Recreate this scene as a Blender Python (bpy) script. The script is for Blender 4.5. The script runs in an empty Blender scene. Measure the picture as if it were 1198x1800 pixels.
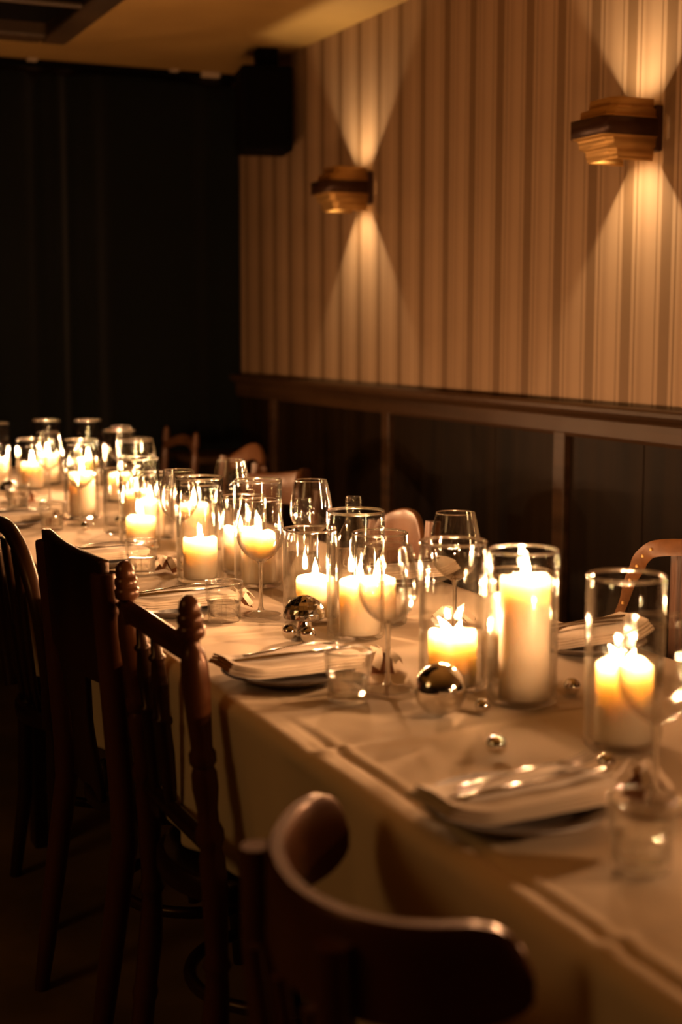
import bpy, math, random
from mathutils import Vector, Matrix, noise

# ------------------------------------------------------------------ camera
sc = bpy.context.scene
COL = sc.collection
cam_data = bpy.data.cameras.new('camera')
cam_data.sensor_fit = 'VERTICAL'
cam_data.sensor_height = 36.0
cam_data.lens = 50.0
cam_data.clip_start = 0.05
cam_data.dof.use_dof = True
cam_data.dof.focus_distance = 2.62
cam_data.dof.aperture_fstop = 2.7
cam = bpy.data.objects.new('camera', cam_data)
cam.location = (0, 0, 1.27)
cam.rotation_euler = (math.radians(90 - 7.362), 0, math.radians(-24.485))
COL.objects.link(cam)
sc.camera = cam

# ------------------------------------------------------------------ world, light, exposure
world = bpy.data.worlds.new('world')
sc.world = world
world.use_nodes = True
world.node_tree.nodes['Background'].inputs[0].default_value = (1.0, 0.6, 0.3, 1)
world.node_tree.nodes['Background'].inputs[1].default_value = 0.002

FLAME_COL = (1.0, 0.50, 0.235)      # light colour of a candle under the photo's warm balance
CANDLE_W = 3.1
SCONCE_COL = (1.0, 0.70, 0.40)
SCONCE_W = 11.0
ROOM_W = 12.0


def lamp(name, loc, col, watts, radius, parent=None):
    d = bpy.data.lights.new(name, 'POINT')
    d.color = col
    d.energy = watts
    d.shadow_soft_size = radius
    o = bpy.data.objects.new(name, d)
    o.location = loc
    COL.objects.link(o)
    if parent:
        o.parent = parent
    return o


# unseen fill light standing in for the dim room's other lamps, beside the table
lamp('room_fill', (-1.7, 1.6, 1.95), (1.0, 0.55, 0.19), ROOM_W, 0.40)

sc.view_settings.view_transform = 'Standard'
sc.view_settings.look = 'None'
sc.view_settings.exposure = 0.0
sc.view_settings.gamma = 1.0
sc.view_settings.use_curve_mapping = False
cy = sc.cycles
cy.use_denoising = True
cy.max_bounces = 12
cy.diffuse_bounces = 4
cy.glossy_bounces = 5
cy.transmission_bounces = 10
cy.transparent_max_bounces = 64
cy.sample_clamp_indirect = 3.0
cy.sample_clamp_direct = 0.0
cy.caustics_reflective = False
cy.caustics_refractive = False
cy.use_light_tree = True


# ------------------------------------------------------------------ materials
def new_mat(name):
    m = bpy.data.materials.new(name)
    m.use_nodes = True
    return m, m.node_tree.nodes, m.node_tree.links


def pbr(name, col, rough=0.5, metal=0.0, coat=0.0, spec=0.5, sheen=0.0):
    m, n, l = new_mat(name)
    b = n['Principled BSDF']
    b.inputs['Base Color'].default_value = (*col, 1)
    b.inputs['Roughness'].default_value = rough
    b.inputs['Metallic'].default_value = metal
    b.inputs['Coat Weight'].default_value = coat
    b.inputs['Coat Roughness'].default_value = 0.15
    b.inputs['Specular IOR Level'].default_value = spec
    b.inputs['Sheen Weight'].default_value = sheen
    return m


def noisy(name, c1, c2, scale=(4, 4, 4), rough=0.5, coat=0.0, bump=0.0, detail=4.0, metal=0.0, spec=0.5, tint=None):
    """colour varied by a stretched noise, with optional relief"""
    m, n, l = new_mat(name)
    b = n['Principled BSDF']
    b.inputs['Roughness'].default_value = rough
    b.inputs['Coat Weight'].default_value = coat
    b.inputs['Coat Roughness'].default_value = 0.2
    b.inputs['Metallic'].default_value = metal
    b.inputs['Specular IOR Level'].default_value = spec
    if tint:
        b.inputs['Specular Tint'].default_value = (*tint, 1)
        b.inputs['Coat Tint'].default_value = (*tint, 1)
    tc = n.new('ShaderNodeTexCoord')
    mp = n.new('ShaderNodeMapping')
    mp.inputs['Scale'].default_value = scale
    tx = n.new('ShaderNodeTexNoise')
    tx.inputs['Scale'].default_value = 1.0
    tx.inputs['Detail'].default_value = detail
    rp = n.new('ShaderNodeValToRGB')
    rp.color_ramp.elements[0].position = 0.32
    rp.color_ramp.elements[1].position = 0.7
    rp.color_ramp.elements[0].color = (*c1, 1)
    rp.color_ramp.elements[1].color = (*c2, 1)
    l.new(tc.outputs['Object'], mp.inputs['Vector'])
    l.new(mp.outputs['Vector'], tx.inputs['Vector'])
    l.new(tx.outputs['Fac'], rp.inputs['Fac'])
    l.new(rp.outputs['Color'], b.inputs['Base Color'])
    if bump:
        bp = n.new('ShaderNodeBump')
        bp.inputs['Strength'].default_value = bump
        bp.inputs['Distance'].default_value = 0.01
        l.new(tx.outputs['Fac'], bp.inputs['Height'])
        l.new(bp.outputs['Normal'], b.inputs['Normal'])
    return m


def wallpaper_mat():
    """cream paper printed with broad tan stripes, each between two thin lines"""
    m, n, l = new_mat('striped_wallpaper')
    b = n['Principled BSDF']
    b.inputs['Roughness'].default_value = 0.6
    tc = n.new('ShaderNodeTexCoord')
    sp = n.new('ShaderNodeSeparateXYZ')
    l.new(tc.outputs['Object'], sp.inputs['Vector'])
    dv = n.new('ShaderNodeMath'); dv.operation = 'MULTIPLY_ADD'
    dv.inputs[1].default_value = 1 / 0.1575
    dv.inputs[2].default_value = 0.117
    l.new(sp.outputs['Y'], dv.inputs[0])
    fr = n.new('ShaderNodeMath'); fr.operation = 'FRACT'
    l.new(dv.outputs[0], fr.inputs[0])
    rp = n.new('ShaderNodeValToRGB')
    cr = rp.color_ramp
    light, mid, dark = (0.44, 0.288, 0.163, 1), (0.36, 0.226, 0.122, 1), (0.225, 0.132, 0.062, 1)
    stops = [(0.0, dark), (0.012, dark), (0.03, light), (0.06, light), (0.09, mid), (0.105, light),
             (0.40, light), (0.41, mid), (0.43, light), (0.50, light), (0.515, dark), (0.53, light), (0.66, light),
             (0.675, dark), (0.69, dark)]
    stops = [(0.0, dark), (0.25, dark), (0.265, light), (0.345, light), (0.355, dark), (0.375, dark), (0.385, light),
             (0.60, light), (0.75, mid), (0.83, light), (0.865, light), (0.875, dark), (0.905, dark), (0.915, light), (0.985, light), (1.0, dark)]
    while len(cr.elements) > 1:
        cr.elements.remove(cr.elements[-1])
    cr.elements[0].position, cr.elements[0].color = stops[0]
    for p, c in stops[1:]:
        e = cr.elements.new(p)
        e.color = c
    l.new(fr.outputs[0], rp.inputs['Fac'])
    l.new(rp.outputs['Color'], b.inputs['Base Color'])
    return m


def thin_glass(name, tint=(0.985, 0.985, 0.975), boost=1.0, rough=0.0, bend=2.2):
    """clear glass wall: what passes goes straight on, what glances off follows Fresnel"""
    m, n, l = new_mat(name)
    n.remove(n['Principled BSDF'])
    out = n['Material Output']
    tr = n.new('ShaderNodeBsdfTransparent')
    tr.inputs['Color'].default_value = (*tint, 1)
    gl = n.new('ShaderNodeBsdfGlossy')
    gl.inputs['Roughness'].default_value = rough
    lw = n.new('ShaderNodeLayerWeight')
    lw.inputs['Blend'].default_value = 0.5
    pw = n.new('ShaderNodeMath'); pw.operation = 'POWER'
    pw.inputs[1].default_value = 4.2
    ma = n.new('ShaderNodeMath'); ma.operation = 'MULTIPLY_ADD'
    ma.inputs[1].default_value = 0.8
    ma.inputs[2].default_value = 0.05 * boost
    ma.use_clamp = True
    mx = n.new('ShaderNodeMixShader')
    l.new(lw.outputs['Facing'], pw.inputs[0])
    l.new(pw.outputs[0], ma.inputs[0])
    l.new(ma.outputs[0], mx.inputs['Fac'])
    l.new(tr.outputs[0], mx.inputs[1])
    l.new(gl.outputs[0], mx.inputs[2])
    # towards the silhouette the wall bends the light as solid glass does
    rg = n.new('ShaderNodeBsdfGlass')
    rg.inputs['IOR'].default_value = 1.48
    rg.inputs['Roughness'].default_value = 0.0
    p2 = n.new('ShaderNodeMath'); p2.operation = 'POWER'
    p2.inputs[1].default_value = bend
    l.new(lw.outputs['Facing'], p2.inputs[0])
    m2 = n.new('ShaderNodeMixShader')
    l.new(p2.outputs[0], m2.inputs['Fac'])
    l.new(mx.outputs[0], m2.inputs[1])
    l.new(rg.outputs[0], m2.inputs[2])
    l.new(m2.outputs[0], out.inputs['Surface'])
    return m


def rim_glass(name):
    """rounded glass edge: bright sharp reflections over clear refraction"""
    m, n, l = new_mat(name)
    n.remove(n['Principled BSDF'])
    out = n['Material Output']
    g = n.new('ShaderNodeBsdfGlass')
    g.inputs['IOR'].default_value = 1.52
    g.inputs['Roughness'].default_value = 0.0
    gl = n.new('ShaderNodeBsdfGlossy')
    gl.inputs['Roughness'].default_value = 0.12
    gl.inputs['Color'].default_value = (0.95, 0.95, 0.93, 1)
    mx = n.new('ShaderNodeMixShader')
    mx.inputs['Fac'].default_value = 0.3
    l.new(g.outputs[0], mx.inputs[1])
    l.new(gl.outputs[0], mx.inputs[2])
    l.new(mx.outputs[0], out.inputs['Surface'])
    return m


def solid_glass(name, ior=1.48, tint=(0.97, 0.98, 0.96), clear=0.4):
    """thick glass and water: refraction, part of the light let straight through"""
    m, n, l = new_mat(name)
    n.remove(n['Principled BSDF'])
    out = n['Material Output']
    g = n.new('ShaderNodeBsdfGlass')
    g.inputs['Roughness'].default_value = 0.0
    g.inputs['IOR'].default_value = ior
    g.inputs['Color'].default_value = (*tint, 1)
    tr = n.new('ShaderNodeBsdfTransparent')
    mx = n.new('ShaderNodeMixShader')
    mx.inputs['Fac'].default_value = clear
    l.new(g.outputs[0], mx.inputs[1])
    l.new(tr.outputs[0], mx.inputs[2])
    l.new(mx.outputs[0], out.inputs['Surface'])
    return m


def wax_mat():
    m, n, l = new_mat('ivory_wax')
    b = n['Principled BSDF']
    b.inputs['Base Color'].default_value = (0.81, 0.72, 0.56, 1)
    b.inputs['Roughness'].default_value = 0.42
    b.inputs['Subsurface Weight'].default_value = 1.0
    b.inputs['Subsurface Radius'].default_value = (1.0, 0.97, 0.90)
    b.inputs['Subsurface Scale'].default_value = 0.034
    return m


def flame_mat():
    m, n, l = new_mat('flame')
    n.remove(n['Principled BSDF'])
    out = n['Material Output']
    e = n.new('ShaderNodeEmission')
    e.inputs['Color'].default_value = (1.0, 0.62, 0.28, 1)
    e.inputs['Strength'].default_value = 60.0
    t = n.new('ShaderNodeBsdfTransparent')
    a = n.new('ShaderNodeAddShader')
    l.new(e.outputs[0], a.inputs[0])
    l.new(t.outputs[0], a.inputs[1])
    l.new(a.outputs[0], out.inputs['Surface'])
    return m


def bulb_mat():
    m, n, l = new_mat('bulb_glow')
    n.remove(n['Principled BSDF'])
    out = n['Material Output']
    e = n.new('ShaderNodeEmission')
    e.inputs['Color'].default_value = (1.0, 0.6, 0.28, 1)
    e.inputs['Strength'].default_value = 8.0
    t = n.new('ShaderNodeBsdfTransparent')
    a = n.new('ShaderNodeAddShader')
    l.new(e.outputs[0], a.inputs[0])
    l.new(t.outputs[0], a.inputs[1])
    l.new(a.outputs[0], out.inputs['Surface'])
    return m


def linen_mat(name, col, bump=0.15):
    m, n, l = new_mat(name)
    b = n['Principled BSDF']
    b.inputs['Base Color'].default_value = (*col, 1)
    b.inputs['Roughness'].default_value = 0.85
    b.inputs['Sheen Weight'].default_value = 0.1
    tc = n.new('ShaderNodeTexCoord')
    tx = n.new('ShaderNodeTexNoise')
    tx.inputs['Scale'].default_value = 9.0
    tx.inputs['Detail'].default_value = 6.0
    bp = n.new('ShaderNodeBump')
    bp.inputs['Strength'].default_value = bump
    bp.inputs['Distance'].default_value = 0.012
    l.new(tc.outputs['Object'], tx.inputs['Vector'])
    l.new(tx.outputs['Fac'], bp.inputs['Height'])
    l.new(bp.outputs['Normal'], b.inputs['Normal'])
    return m


M = {
    'wallpaper': wallpaper_mat(),
    'plaster': noisy('ceiling_plaster', (0.40, 0.245, 0.070), (0.46, 0.29, 0.085), (3, 3, 3), 0.8, bump=0.1),
    'dark_wall': pbr('dark_paint', (0.05, 0.035, 0.025), 0.7),
    'floor': noisy('worn_dark_floor', (0.13, 0.085, 0.03), (0.34, 0.22, 0.08), (2.5, 2.5, 2.5), 0.6, bump=0.1),
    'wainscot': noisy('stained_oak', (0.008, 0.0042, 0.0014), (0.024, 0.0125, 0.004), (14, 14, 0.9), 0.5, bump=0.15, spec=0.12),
    'rail': noisy('oak_rail', (0.045, 0.022, 0.009), (0.095, 0.048, 0.020), (20, 0.9, 20), 0.42, bump=0.1, spec=0.3),
    'curtain': pbr('black_velvet', (0.0065, 0.0082, 0.0080), 0.95, spec=0.1, sheen=0.10),
    'chair_dark': noisy('dark_bentwood', (0.014, 0.0056, 0.0024), (0.034, 0.0135, 0.0055), (6, 6, 3), 0.34, coat=0.15, tint=(1, 0.68, 0.45)),
    'chair_red': noisy('red_brown_beech', (0.050, 0.0180, 0.0065), (0.105, 0.040, 0.0145), (6, 6, 3), 0.3, coat=0.25, tint=(1, 0.62, 0.4)),
    'chair_orange': noisy('honey_beech', (0.115, 0.046, 0.016), (0.185, 0.078, 0.028), (6, 6, 3), 0.38, coat=0.25),
    'chair_grain': noisy('coarse_oak_back', (0.055, 0.024, 0.011), (0.19, 0.088, 0.042), (80, 80, 2.2), 0.45, bump=0.5),
    'cloth': linen_mat('ivory_tablecloth', (0.86, 0.70, 0.49)),
    'napkin': linen_mat('ivory_napkin', (0.86, 0.73, 0.56), 0.1),
    'plate': pbr('stoneware', (0.20, 0.17, 0.145), 0.35),
    'steel': pbr('cutlery_steel', (0.42, 0.39, 0.36), 0.14, 1.0),
    'mirror': pbr('mirror_silver', (0.86, 0.84, 0.80), 0.035, 1.0),
    'brass': pbr('satin_brass', (0.62, 0.37, 0.12), 0.5, 0.65),
    'bronze': pbr('dark_bronze', (0.060, 0.024, 0.010), 0.4, 0.35),
    'black': pbr('black_plastic', (0.0025, 0.002, 0.002), 0.8, spec=0.08),
    'grille': noisy('black_grille', (0.002, 0.002, 0.002), (0.004, 0.0035, 0.003), (200, 200, 200), 0.9, spec=0.05),
    'hood': noisy('hood_boards', (0.030, 0.017, 0.006), (0.065, 0.036, 0.012), (4, 4, 4), 0.55),
    'leather': noisy('tan_leather', (0.13, 0.052, 0.014), (0.20, 0.083, 0.024), (40, 40, 40), 0.45, bump=0.1),
    'paper': pbr('cream_paper', (0.80, 0.66, 0.50), 0.7),
    'kraft': pbr('brown_paper', (0.26, 0.11, 0.045), 0.7),
    'glass': thin_glass('clear_glass', bend=2.8),
    'rim': rim_glass('rim_glass'),
    'goblet': thin_glass('goblet_glass', (0.985, 0.98, 0.97), 1.0, bend=2.7),
    'stem': solid_glass('solid_glass', 1.48, (0.97, 0.97, 0.95), 0.35),
    'water': solid_glass('water', 1.33, (0.98, 0.98, 0.97), 0.35),
    'wax': wax_mat(),
    'wick': pbr('charred_wick', (0.02, 0.015, 0.012), 0.9),
    'flame': flame_mat(),
    'bulb': bulb_mat(),
    'pale': pbr('pale_metal', (0.55, 0.45, 0.33), 0.5),
}


# ------------------------------------------------------------------ helpers
def link(o, parent=None):
    COL.objects.link(o)
    if parent is not None:
        o.parent = parent
    return o


def tag(o, label=None, cat=None, group=None, kind=None):
    if label:
        o['label'] = label
    if cat:
        o['category'] = cat
    if group:
        o['group'] = group
    if kind:
        o['kind'] = kind
    return o


def thing(name, label, cat, loc=(0, 0, 0), rz=0.0, group=None):
    o = bpy.data.objects.new(name, None)
    o.empty_display_size = 0.05
    o.location = loc
    o.rotation_euler = (0, 0, rz)
    link(o)
    return tag(o, label, cat, group)


class MB:
    """collects shapes, then becomes one mesh object"""

    def __init__(self):
        self.v, self.f = [], []

    def add(self, v, f):
        k = len(self.v)
        self.v += [tuple(p) for p in v]
        self.f += [tuple(i + k for i in q) for q in f]
        return self

    def box(self, x0, x1, y0, y1, z0, z1):
        v = [(x, y, z) for z in (z0, z1) for y in (y0, y1) for x in (x0, x1)]
        f = [(0, 2, 3, 1), (4, 5, 7, 6), (0, 1, 5, 4), (2, 6, 7, 3), (0, 4, 6, 2), (1, 3, 7, 5)]
        return self.add(v, f)

    def lathe(self, prof, seg=48, origin=(0, 0, 0), close=False):
        """prof: (r, z) list; ends on the axis are capped by a pole"""
        ox, oy, oz = origin
        v, f, rows = [], [], []
        for r, z in prof:
            if r < 1e-6:
                rows.append([len(v)])
                v.append((ox, oy, oz + z))
            else:
                rows.append(list(range(len(v), len(v) + seg)))
                for i in range(seg):
                    a = 2 * math.pi * i / seg
                    v.append((ox + r * math.cos(a), oy + r * math.sin(a), oz + z))
        pairs = list(zip(rows, rows[1:]))
        if close:
            pairs.append((rows[-1], rows[0]))
        for a, b in pairs:
            for i in range(seg):
                j = (i + 1) % seg
                if len(a) == 1 and len(b) == 1:
                    continue
                if len(a) == 1:
                    f.append((a[0], b[j], b[i]))
                elif len(b) == 1:
                    f.append((a[i], a[j], b[0]))
                else:
                    f.append((a[i], a[j], b[j], b[i]))
        return self.add(v, f)

    def tube(self, pts, rad, seg=12, flat=None, closed=False, up=(0, 0, 1)):
        """swept round (or flattened) bar; rad is a number or list; flat = (width, height) factors"""
        pts = [Vector(p) for p in pts]
        n = len(pts)
        if not hasattr(rad, '__len__'):
            rad = [rad] * n
        v, f = [], []
        up = Vector(up)
        for i, p in enumerate(pts):
            if closed:
                t = pts[(i + 1) % n] - pts[i - 1]
            else:
                t = pts[min(i + 1, n - 1)] - pts[max(i - 1, 0)]
            t.normalize()
            a = up - t * up.dot(t)
            if a.length < 1e-3:
                a = Vector((1, 0, 0)) - t * t.x
            a.normalize()
            b = t.cross(a)
            w, h = flat if flat else (1, 1)
            for k in range(seg):
                th = 2 * math.pi * k / seg
                v.append(p + b * (math.cos(th) * rad[i] * w) + a * (math.sin(th) * rad[i] * h))
        m = n if closed else n - 1
        for i in range(m):
            q = (i + 1) % n
            for k in range(seg):
                j = (k + 1) % seg
                f.append((i * seg + k, i * seg + j, q * seg + j, q * seg + k))
        if not closed:
            f.append(tuple(range(seg - 1, -1, -1)))
            f.append(tuple((n - 1) * seg + k for k in range(seg)))
        return self.add(v, f)

    def sweep(self, pts, thick, lo, hi, side=None):
        """board bent along pts (x, y); thick in plan, from lo[i] to hi[i] in z"""
        n = len(pts)
        P = [Vector((p[0], p[1])) for p in pts]
        v, f = [], []
        for i in range(n):
            t = P[min(i + 1, n - 1)] - P[max(i - 1, 0)]
            t.normalize()
            nr = Vector((-t.y, t.x)) * thick / 2
            zl, zh = lo[i], hi[i]
            e = min(thick * 0.4, (zh - zl) * 0.3)
            for s, z in ((1, zl), (1, (zl + zh) / 2), (1, zh - e), (0.55, zh), (-0.55, zh), (-1, zh - e), (-1, (zl + zh) / 2), (-1, zl)):
                q = P[i] + nr * s
                v.append((q.x, q.y, z))
        for i in range(n - 1):
            for k in range(8):
                j = (k + 1) % 8
                f.append((i * 8 + k, i * 8 + j, (i + 1) * 8 + j, (i + 1) * 8 + k))
        f.append(tuple(range(7, -1, -1)))
        f.append(tuple((n - 1) * 8 + k for k in range(8)))
        return self.add(v, f)

    def grid(self, rows):
        """surface from rows of points"""
        n = len(rows[0])
        v = [p for r in rows for p in r]
        f = [(i * n + j, i * n + j + 1, (i + 1) * n + j + 1, (i + 1) * n + j)
             for i in range(len(rows) - 1) for j in range(n - 1)]
        return self.add(v, f)

    def build(self, name, m, parent=None, smooth=True, bevel=0.0, solid=0.0, angle=40, sub=0):
        me = bpy.data.meshes.new(name)
        me.from_pydata(self.v, [], self.f)
        me.materials.append(m)
        if smooth:
            me.polygons.foreach_set('use_smooth', [True] * len(me.polygons))
            try:
                me.set_sharp_from_angle(angle=math.radians(angle))
            except Exception:
                pass
        me.update()
        o = bpy.data.objects.new(name, me)
        link(o, parent)
        if solid:
            s = o.modifiers.new('solid', 'SOLIDIFY')
            s.thickness = solid
            s.offset = 0
        if sub:
            s = o.modifiers.new('sub', 'SUBSURF')
            s.levels = s.render_levels = sub
        if bevel:
            b = o.modifiers.new('bevel', 'BEVEL')
            b.width = bevel
            b.segments = 2
            b.limit_method = 'ANGLE'
            b.angle_limit = math.radians(35)
        return o


def copy_tree(o, parent=None):
    c = o.copy()
    COL.objects.link(c)
    if parent is not None:
        c.parent = parent
    for ch in list(o.children):
        copy_tree(ch, c)
    return c


def cr(pts, n=8, closed=False):
    """Catmull-Rom through points"""
    P = [Vector(p) for p in pts]
    out = []
    m = len(P)
    rng = range(m if closed else m - 1)
    for i in rng:
        if closed:
            a, b, c, d = P[i - 1], P[i], P[(i + 1) % m], P[(i + 2) % m]
        else:
            a, b, c, d = P[max(i - 1, 0)], P[i], P[i + 1], P[min(i + 2, m - 1)]
        for k in range(n):
            t = k / n
            out.append(0.5 * ((2 * b) + (c - a) * t + (2 * a - 5 * b + 4 * c - d) * t * t + (3 * b - a - 3 * c + d) * t ** 3))
    if not closed:
        out.append(P[-1])
    return out


random.seed(7)
CLOTH = 0.75        # height of the tablecloth
TOP = 0.7525        # what stands on it, above its small wrinkles
WX = 2.15           # plane of the striped wall
CEIL = 2.31

# ------------------------------------------------------------------ the room
tag(MB().box(-2.7, WX + 0.1, -1.7, 5.95, -0.1, 0.0).build('floor', M['floor'], smooth=False), kind='structure',
    label='dark worn floor under the chairs')
tag(MB().box(-2.7, WX + 0.1, -1.7, 5.95, CEIL, CEIL + 0.1).build('ceiling', M['plaster'], smooth=False), kind='structure',
    label='cream plaster ceiling lit by the wall lights')
wall_r = MB().box(WX, WX + 0.1, -1.7, 5.95, 0, CEIL).build('wall_right', M['wallpaper'], smooth=False)
tag(wall_r, kind='structure', label='wall with cream and tan striped wallpaper above dark wainscot')
tag(MB().box(-2.7, -2.6, -1.7, 5.95, 0, CEIL).build('wall_left', M['dark_wall'], smooth=False), kind='structure')
tag(MB().box(-2.6, WX, 5.85, 5.95, 0, CEIL).build('wall_back', M['dark_wall'], smooth=False), kind='structure')
tag(MB().box(-2.6, WX, -1.7, -1.6, 0, CEIL).build('wall_front', M['dark_wall'], smooth=False), kind='structure')

# wainscot: recessed boards between stiles, all pieces of the wall
STILES = [-0.94, 0.12, 1.18, 2.20, 3.24, 4.30, 5.335]
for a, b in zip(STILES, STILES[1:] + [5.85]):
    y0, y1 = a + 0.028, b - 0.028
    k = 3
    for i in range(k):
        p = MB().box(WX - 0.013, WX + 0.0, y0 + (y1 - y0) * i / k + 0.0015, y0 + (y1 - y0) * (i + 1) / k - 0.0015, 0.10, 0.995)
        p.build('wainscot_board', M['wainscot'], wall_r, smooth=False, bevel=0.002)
for y in STILES:
    MB().box(WX - 0.030, WX, y - 0.028, y + 0.028, 0.10, 0.995).build('stile', M['rail'], wall_r, smooth=False, bevel=0.003)
rail = MB()
rows = []
for x, z in [(0, 0.985), (-0.026, 0.985), (-0.030, 0.995), (-0.030, 1.035), (-0.036, 1.042), (-0.050, 1.050), (-0.054, 1.058), (-0.054, 1.068), (-0.050, 1.074), (0, 1.074)]:
    rows.append([(WX + x, -1.6, z), (WX + x, 5.85, z)])
rail.grid(rows)
tag(rail.build('trim_1', M['rail'], smooth=False, angle=25), kind='structure', label='moulded wooden dado rail above the wainscot')
tag(MB().box(WX - 0.032, WX - 0.0, -1.6, 5.85, 0, 0.10).build('baseboard_right', M['wainscot'], smooth=False, bevel=0.004), kind='structure')

# low shelf in the dark corner
sh = thing('corner_shelf', 'low dark wooden shelf in the corner beside the curtain', 'shelf', (2.0, 5.5, 0))
MB().box(-0.20, 0.115, -0.14, 0.16, 0.735, 0.760).build('shelf_board', M['rail'], sh, bevel=0.003, smooth=False)
MB().box(-0.185, 0.10, -0.125, 0.145, 0.0, 0.735).build('carcass', M['wainscot'], sh, bevel=0.004, smooth=False)

# curtain across the far end
rows = []
NX = 420
for zi, z in enumerate([0.02, 0.3, 0.7, 1.1, 1.5, 1.9, 2.2, 2.262, 2.285]):
    row = []
    for i in range(NX + 1):
        u = i / NX
        x = -2.55 + u * (WX - 0.012 + 2.55)
        ph = u * 118 + 2.2 * math.sin(u * 23) + 1.3 * math.sin(u * 51 + 1)
        amp = 0.028 + 0.012 * math.sin(u * 37 + z * 0.8)
        sw = 0.35 * noise.noise((x * 1.5, z * 0.6, 3.1))
        top = 1.0 if z < 2.2 else 0.7
        row.append((x, 5.755 + amp * top * math.sin(ph + sw * 2.5), z - (0.012 * math.sin(u * 40) + 0.012 if z > 2.28 else 0)))
    rows.append(row)
cu = thing('curtain', 'tall black velvet curtain hanging in folds across the far end', 'curtain')
MB().grid(rows).build('drape', M['curtain'], cu, solid=0.004, angle=180)
MB().box(-2.55, WX - 0.01, 5.70, 5.725, 2.285, 2.31).build('curtain_track', M['black'], cu, smooth=False)
for x, w in ((1.27, 0.020), (1.845, 0.018), (2.0, 0.038)):
    MB().box(x - w, x + w, 5.66, 5.695, 2.309 - w * 0.6, 2.309).build('track_bracket', M['pale'], cu, smooth=False, bevel=0.004)

# boxed wooden hood hanging from the ceiling, dark inside
hd = thing('ceiling_hood', 'dark wooden box frame hanging under the ceiling', 'ceiling frame', (0, 0, CEIL))
X0, X1, Y0, Y1, D = -0.6, 1.255, 2.3, 5.08, -0.06
MB().box(X1 - 0.09, X1, Y0, Y1, D, -0.001).build('frame_board', M['hood'], hd, smooth=False, bevel=0.01)
MB().box(X0, X0 + 0.09, Y0, Y1, D, -0.001).build('frame_board', M['hood'], hd, smooth=False, bevel=0.01)
MB().box(X0 + 0.09, X1 - 0.09, Y1 - 0.11, Y1, D, -0.001).build('frame_board', M['hood'], hd, smooth=False, bevel=0.01)
MB().box(X0 + 0.09, X1 - 0.09, Y0, Y0 + 0.09, D, -0.001).build('frame_board', M['hood'], hd, smooth=False, bevel=0.01)
MB().box(X0 + 0.09, X1 - 0.09, Y0 + 0.09, Y1 - 0.11, -0.012, -0.001).build('black_panel', M['black'], hd, smooth=False)
MB().tube([(X0 + 0.09, 4.50, -0.045), (X1 - 0.09, 4.50, -0.045)], 0.012, 10).build('cross_bar', M['hood'], hd)

# loudspeaker in the corner under the ceiling
sp = thing('loudspeaker', 'black box loudspeaker on the striped wall near the curtain', 'speaker', (2.020, 5.13, 1.925), math.radians(-12))
MB().box(-0.100, 0.095, -0.09, 0.10, 0, 0.31).build('cabinet', M['black'], sp, smooth=False, bevel=0.012)
MB().box(-0.085, 0.08, -0.100, -0.0905, 0.015, 0.295).build('grille', M['grille'], sp, smooth=False, bevel=0.006)
MB().box(-0.03, 0.05, -0.02, 0.06, 0.31, 0.384).build('bracket', M['black'], sp, smooth=False, bevel=0.003)


# ------------------------------------------------------------------ wall lights
def make_sconce():
    s = thing('wall_sconce', 'x', 'wall light', (WX, 2.932, 1.747))
    s.scale = (1, 1, 0.88)
    MB().box(-0.020, 0.0, -0.072, 0.072, -0.064, 0.060).build('back_plate', M['bronze'], s, smooth=False, bevel=0.006)

    def band(steps, mat, th=0.0025):
        # stepped square band with chamfered front corners, closed against the wall; steps: (half width, height) downwards
        mb = MB()

        def ring(h, z):
            c = 0.014
            xb, xf = -0.020, -0.020 - 2 * h * 0.97
            return [(xb, -h, z), (xf + c, -h, z), (xf, -h + c, z), (xf, h - c, z), (xf + c, h, z), (xb, h, z)]
        mb.grid([ring(h, z) for h, z in steps])
        return mb.build('shade_band', mat, s, smooth=True, solid=th, angle=20)
    band([(0.078, 0.022), (0.078, -0.026)], M['bronze'])
    band([(0.0770, 0.0200), (0.0745, 0.0225), (0.0690, 0.0255), (0.0678, 0.0290), (0.0670, 0.0470)], M['brass'])
    band([(0.0660, 0.0450), (0.0635, 0.0480), (0.0595, 0.0510), (0.0584, 0.0550), (0.0578, 0.0760)], M['brass'])
    band([(0.0770, -0.0240), (0.0735, -0.0275), (0.0705, -0.0315), (0.0690, -0.0370), (0.0684, -0.0540)], M['brass'])
    band([(0.0674, -0.0520), (0.0645, -0.0555), (0.0622, -0.0595), (0.0610, -0.0650), (0.0605, -0.0800)], M['brass'])
    band([(0.0598, -0.0785), (0.0592, -0.0810), (0.0588, -0.0900)], M['brass'])
    MB().lathe([(0, -0.022), (0.010, -0.018), (0.013, 0), (0.010, 0.018), (0, 0.022)], 16, (-0.100, 0, 0)).build('bulb', M['bulb'], s)
    MB().tube([(-0.024, 0, 0), (-0.090, 0, 0)], 0.006, 10).build('lamp_holder', M['bronze'], s)
    for z, rx in ((-0.008, 0.0), (0.004, math.pi)):     # reflector lamps, one down and one up
        d = bpy.data.lights.new('sconce_light', 'SPOT')
        d.color = SCONCE_COL
        d.energy = SCONCE_W * (1.0 if rx == 0.0 else 0.85)
        d.shadow_soft_size = 0.006
        d.spot_size = math.radians(120)
        d.spot_blend = 1.0
        o = bpy.data.objects.new('sconce_light', d)
        o.location = (-0.118, 0, z)
        o.rotation_euler = (rx, 0, 0)
        COL.objects.link(o)
        o.parent = s
    return s


sconce = make_sconce()
G = 'stepped brass wall lights'
tag(sconce, 'stepped brass and bronze wall light, the larger and nearer of two', 'wall light', G)
s2 = copy_tree(sconce)
s2.location = (WX, 4.527, 1.747)
tag(s2, 'stepped brass wall light nearer the curtain, smaller of the two in view', 'wall light', G)

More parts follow.
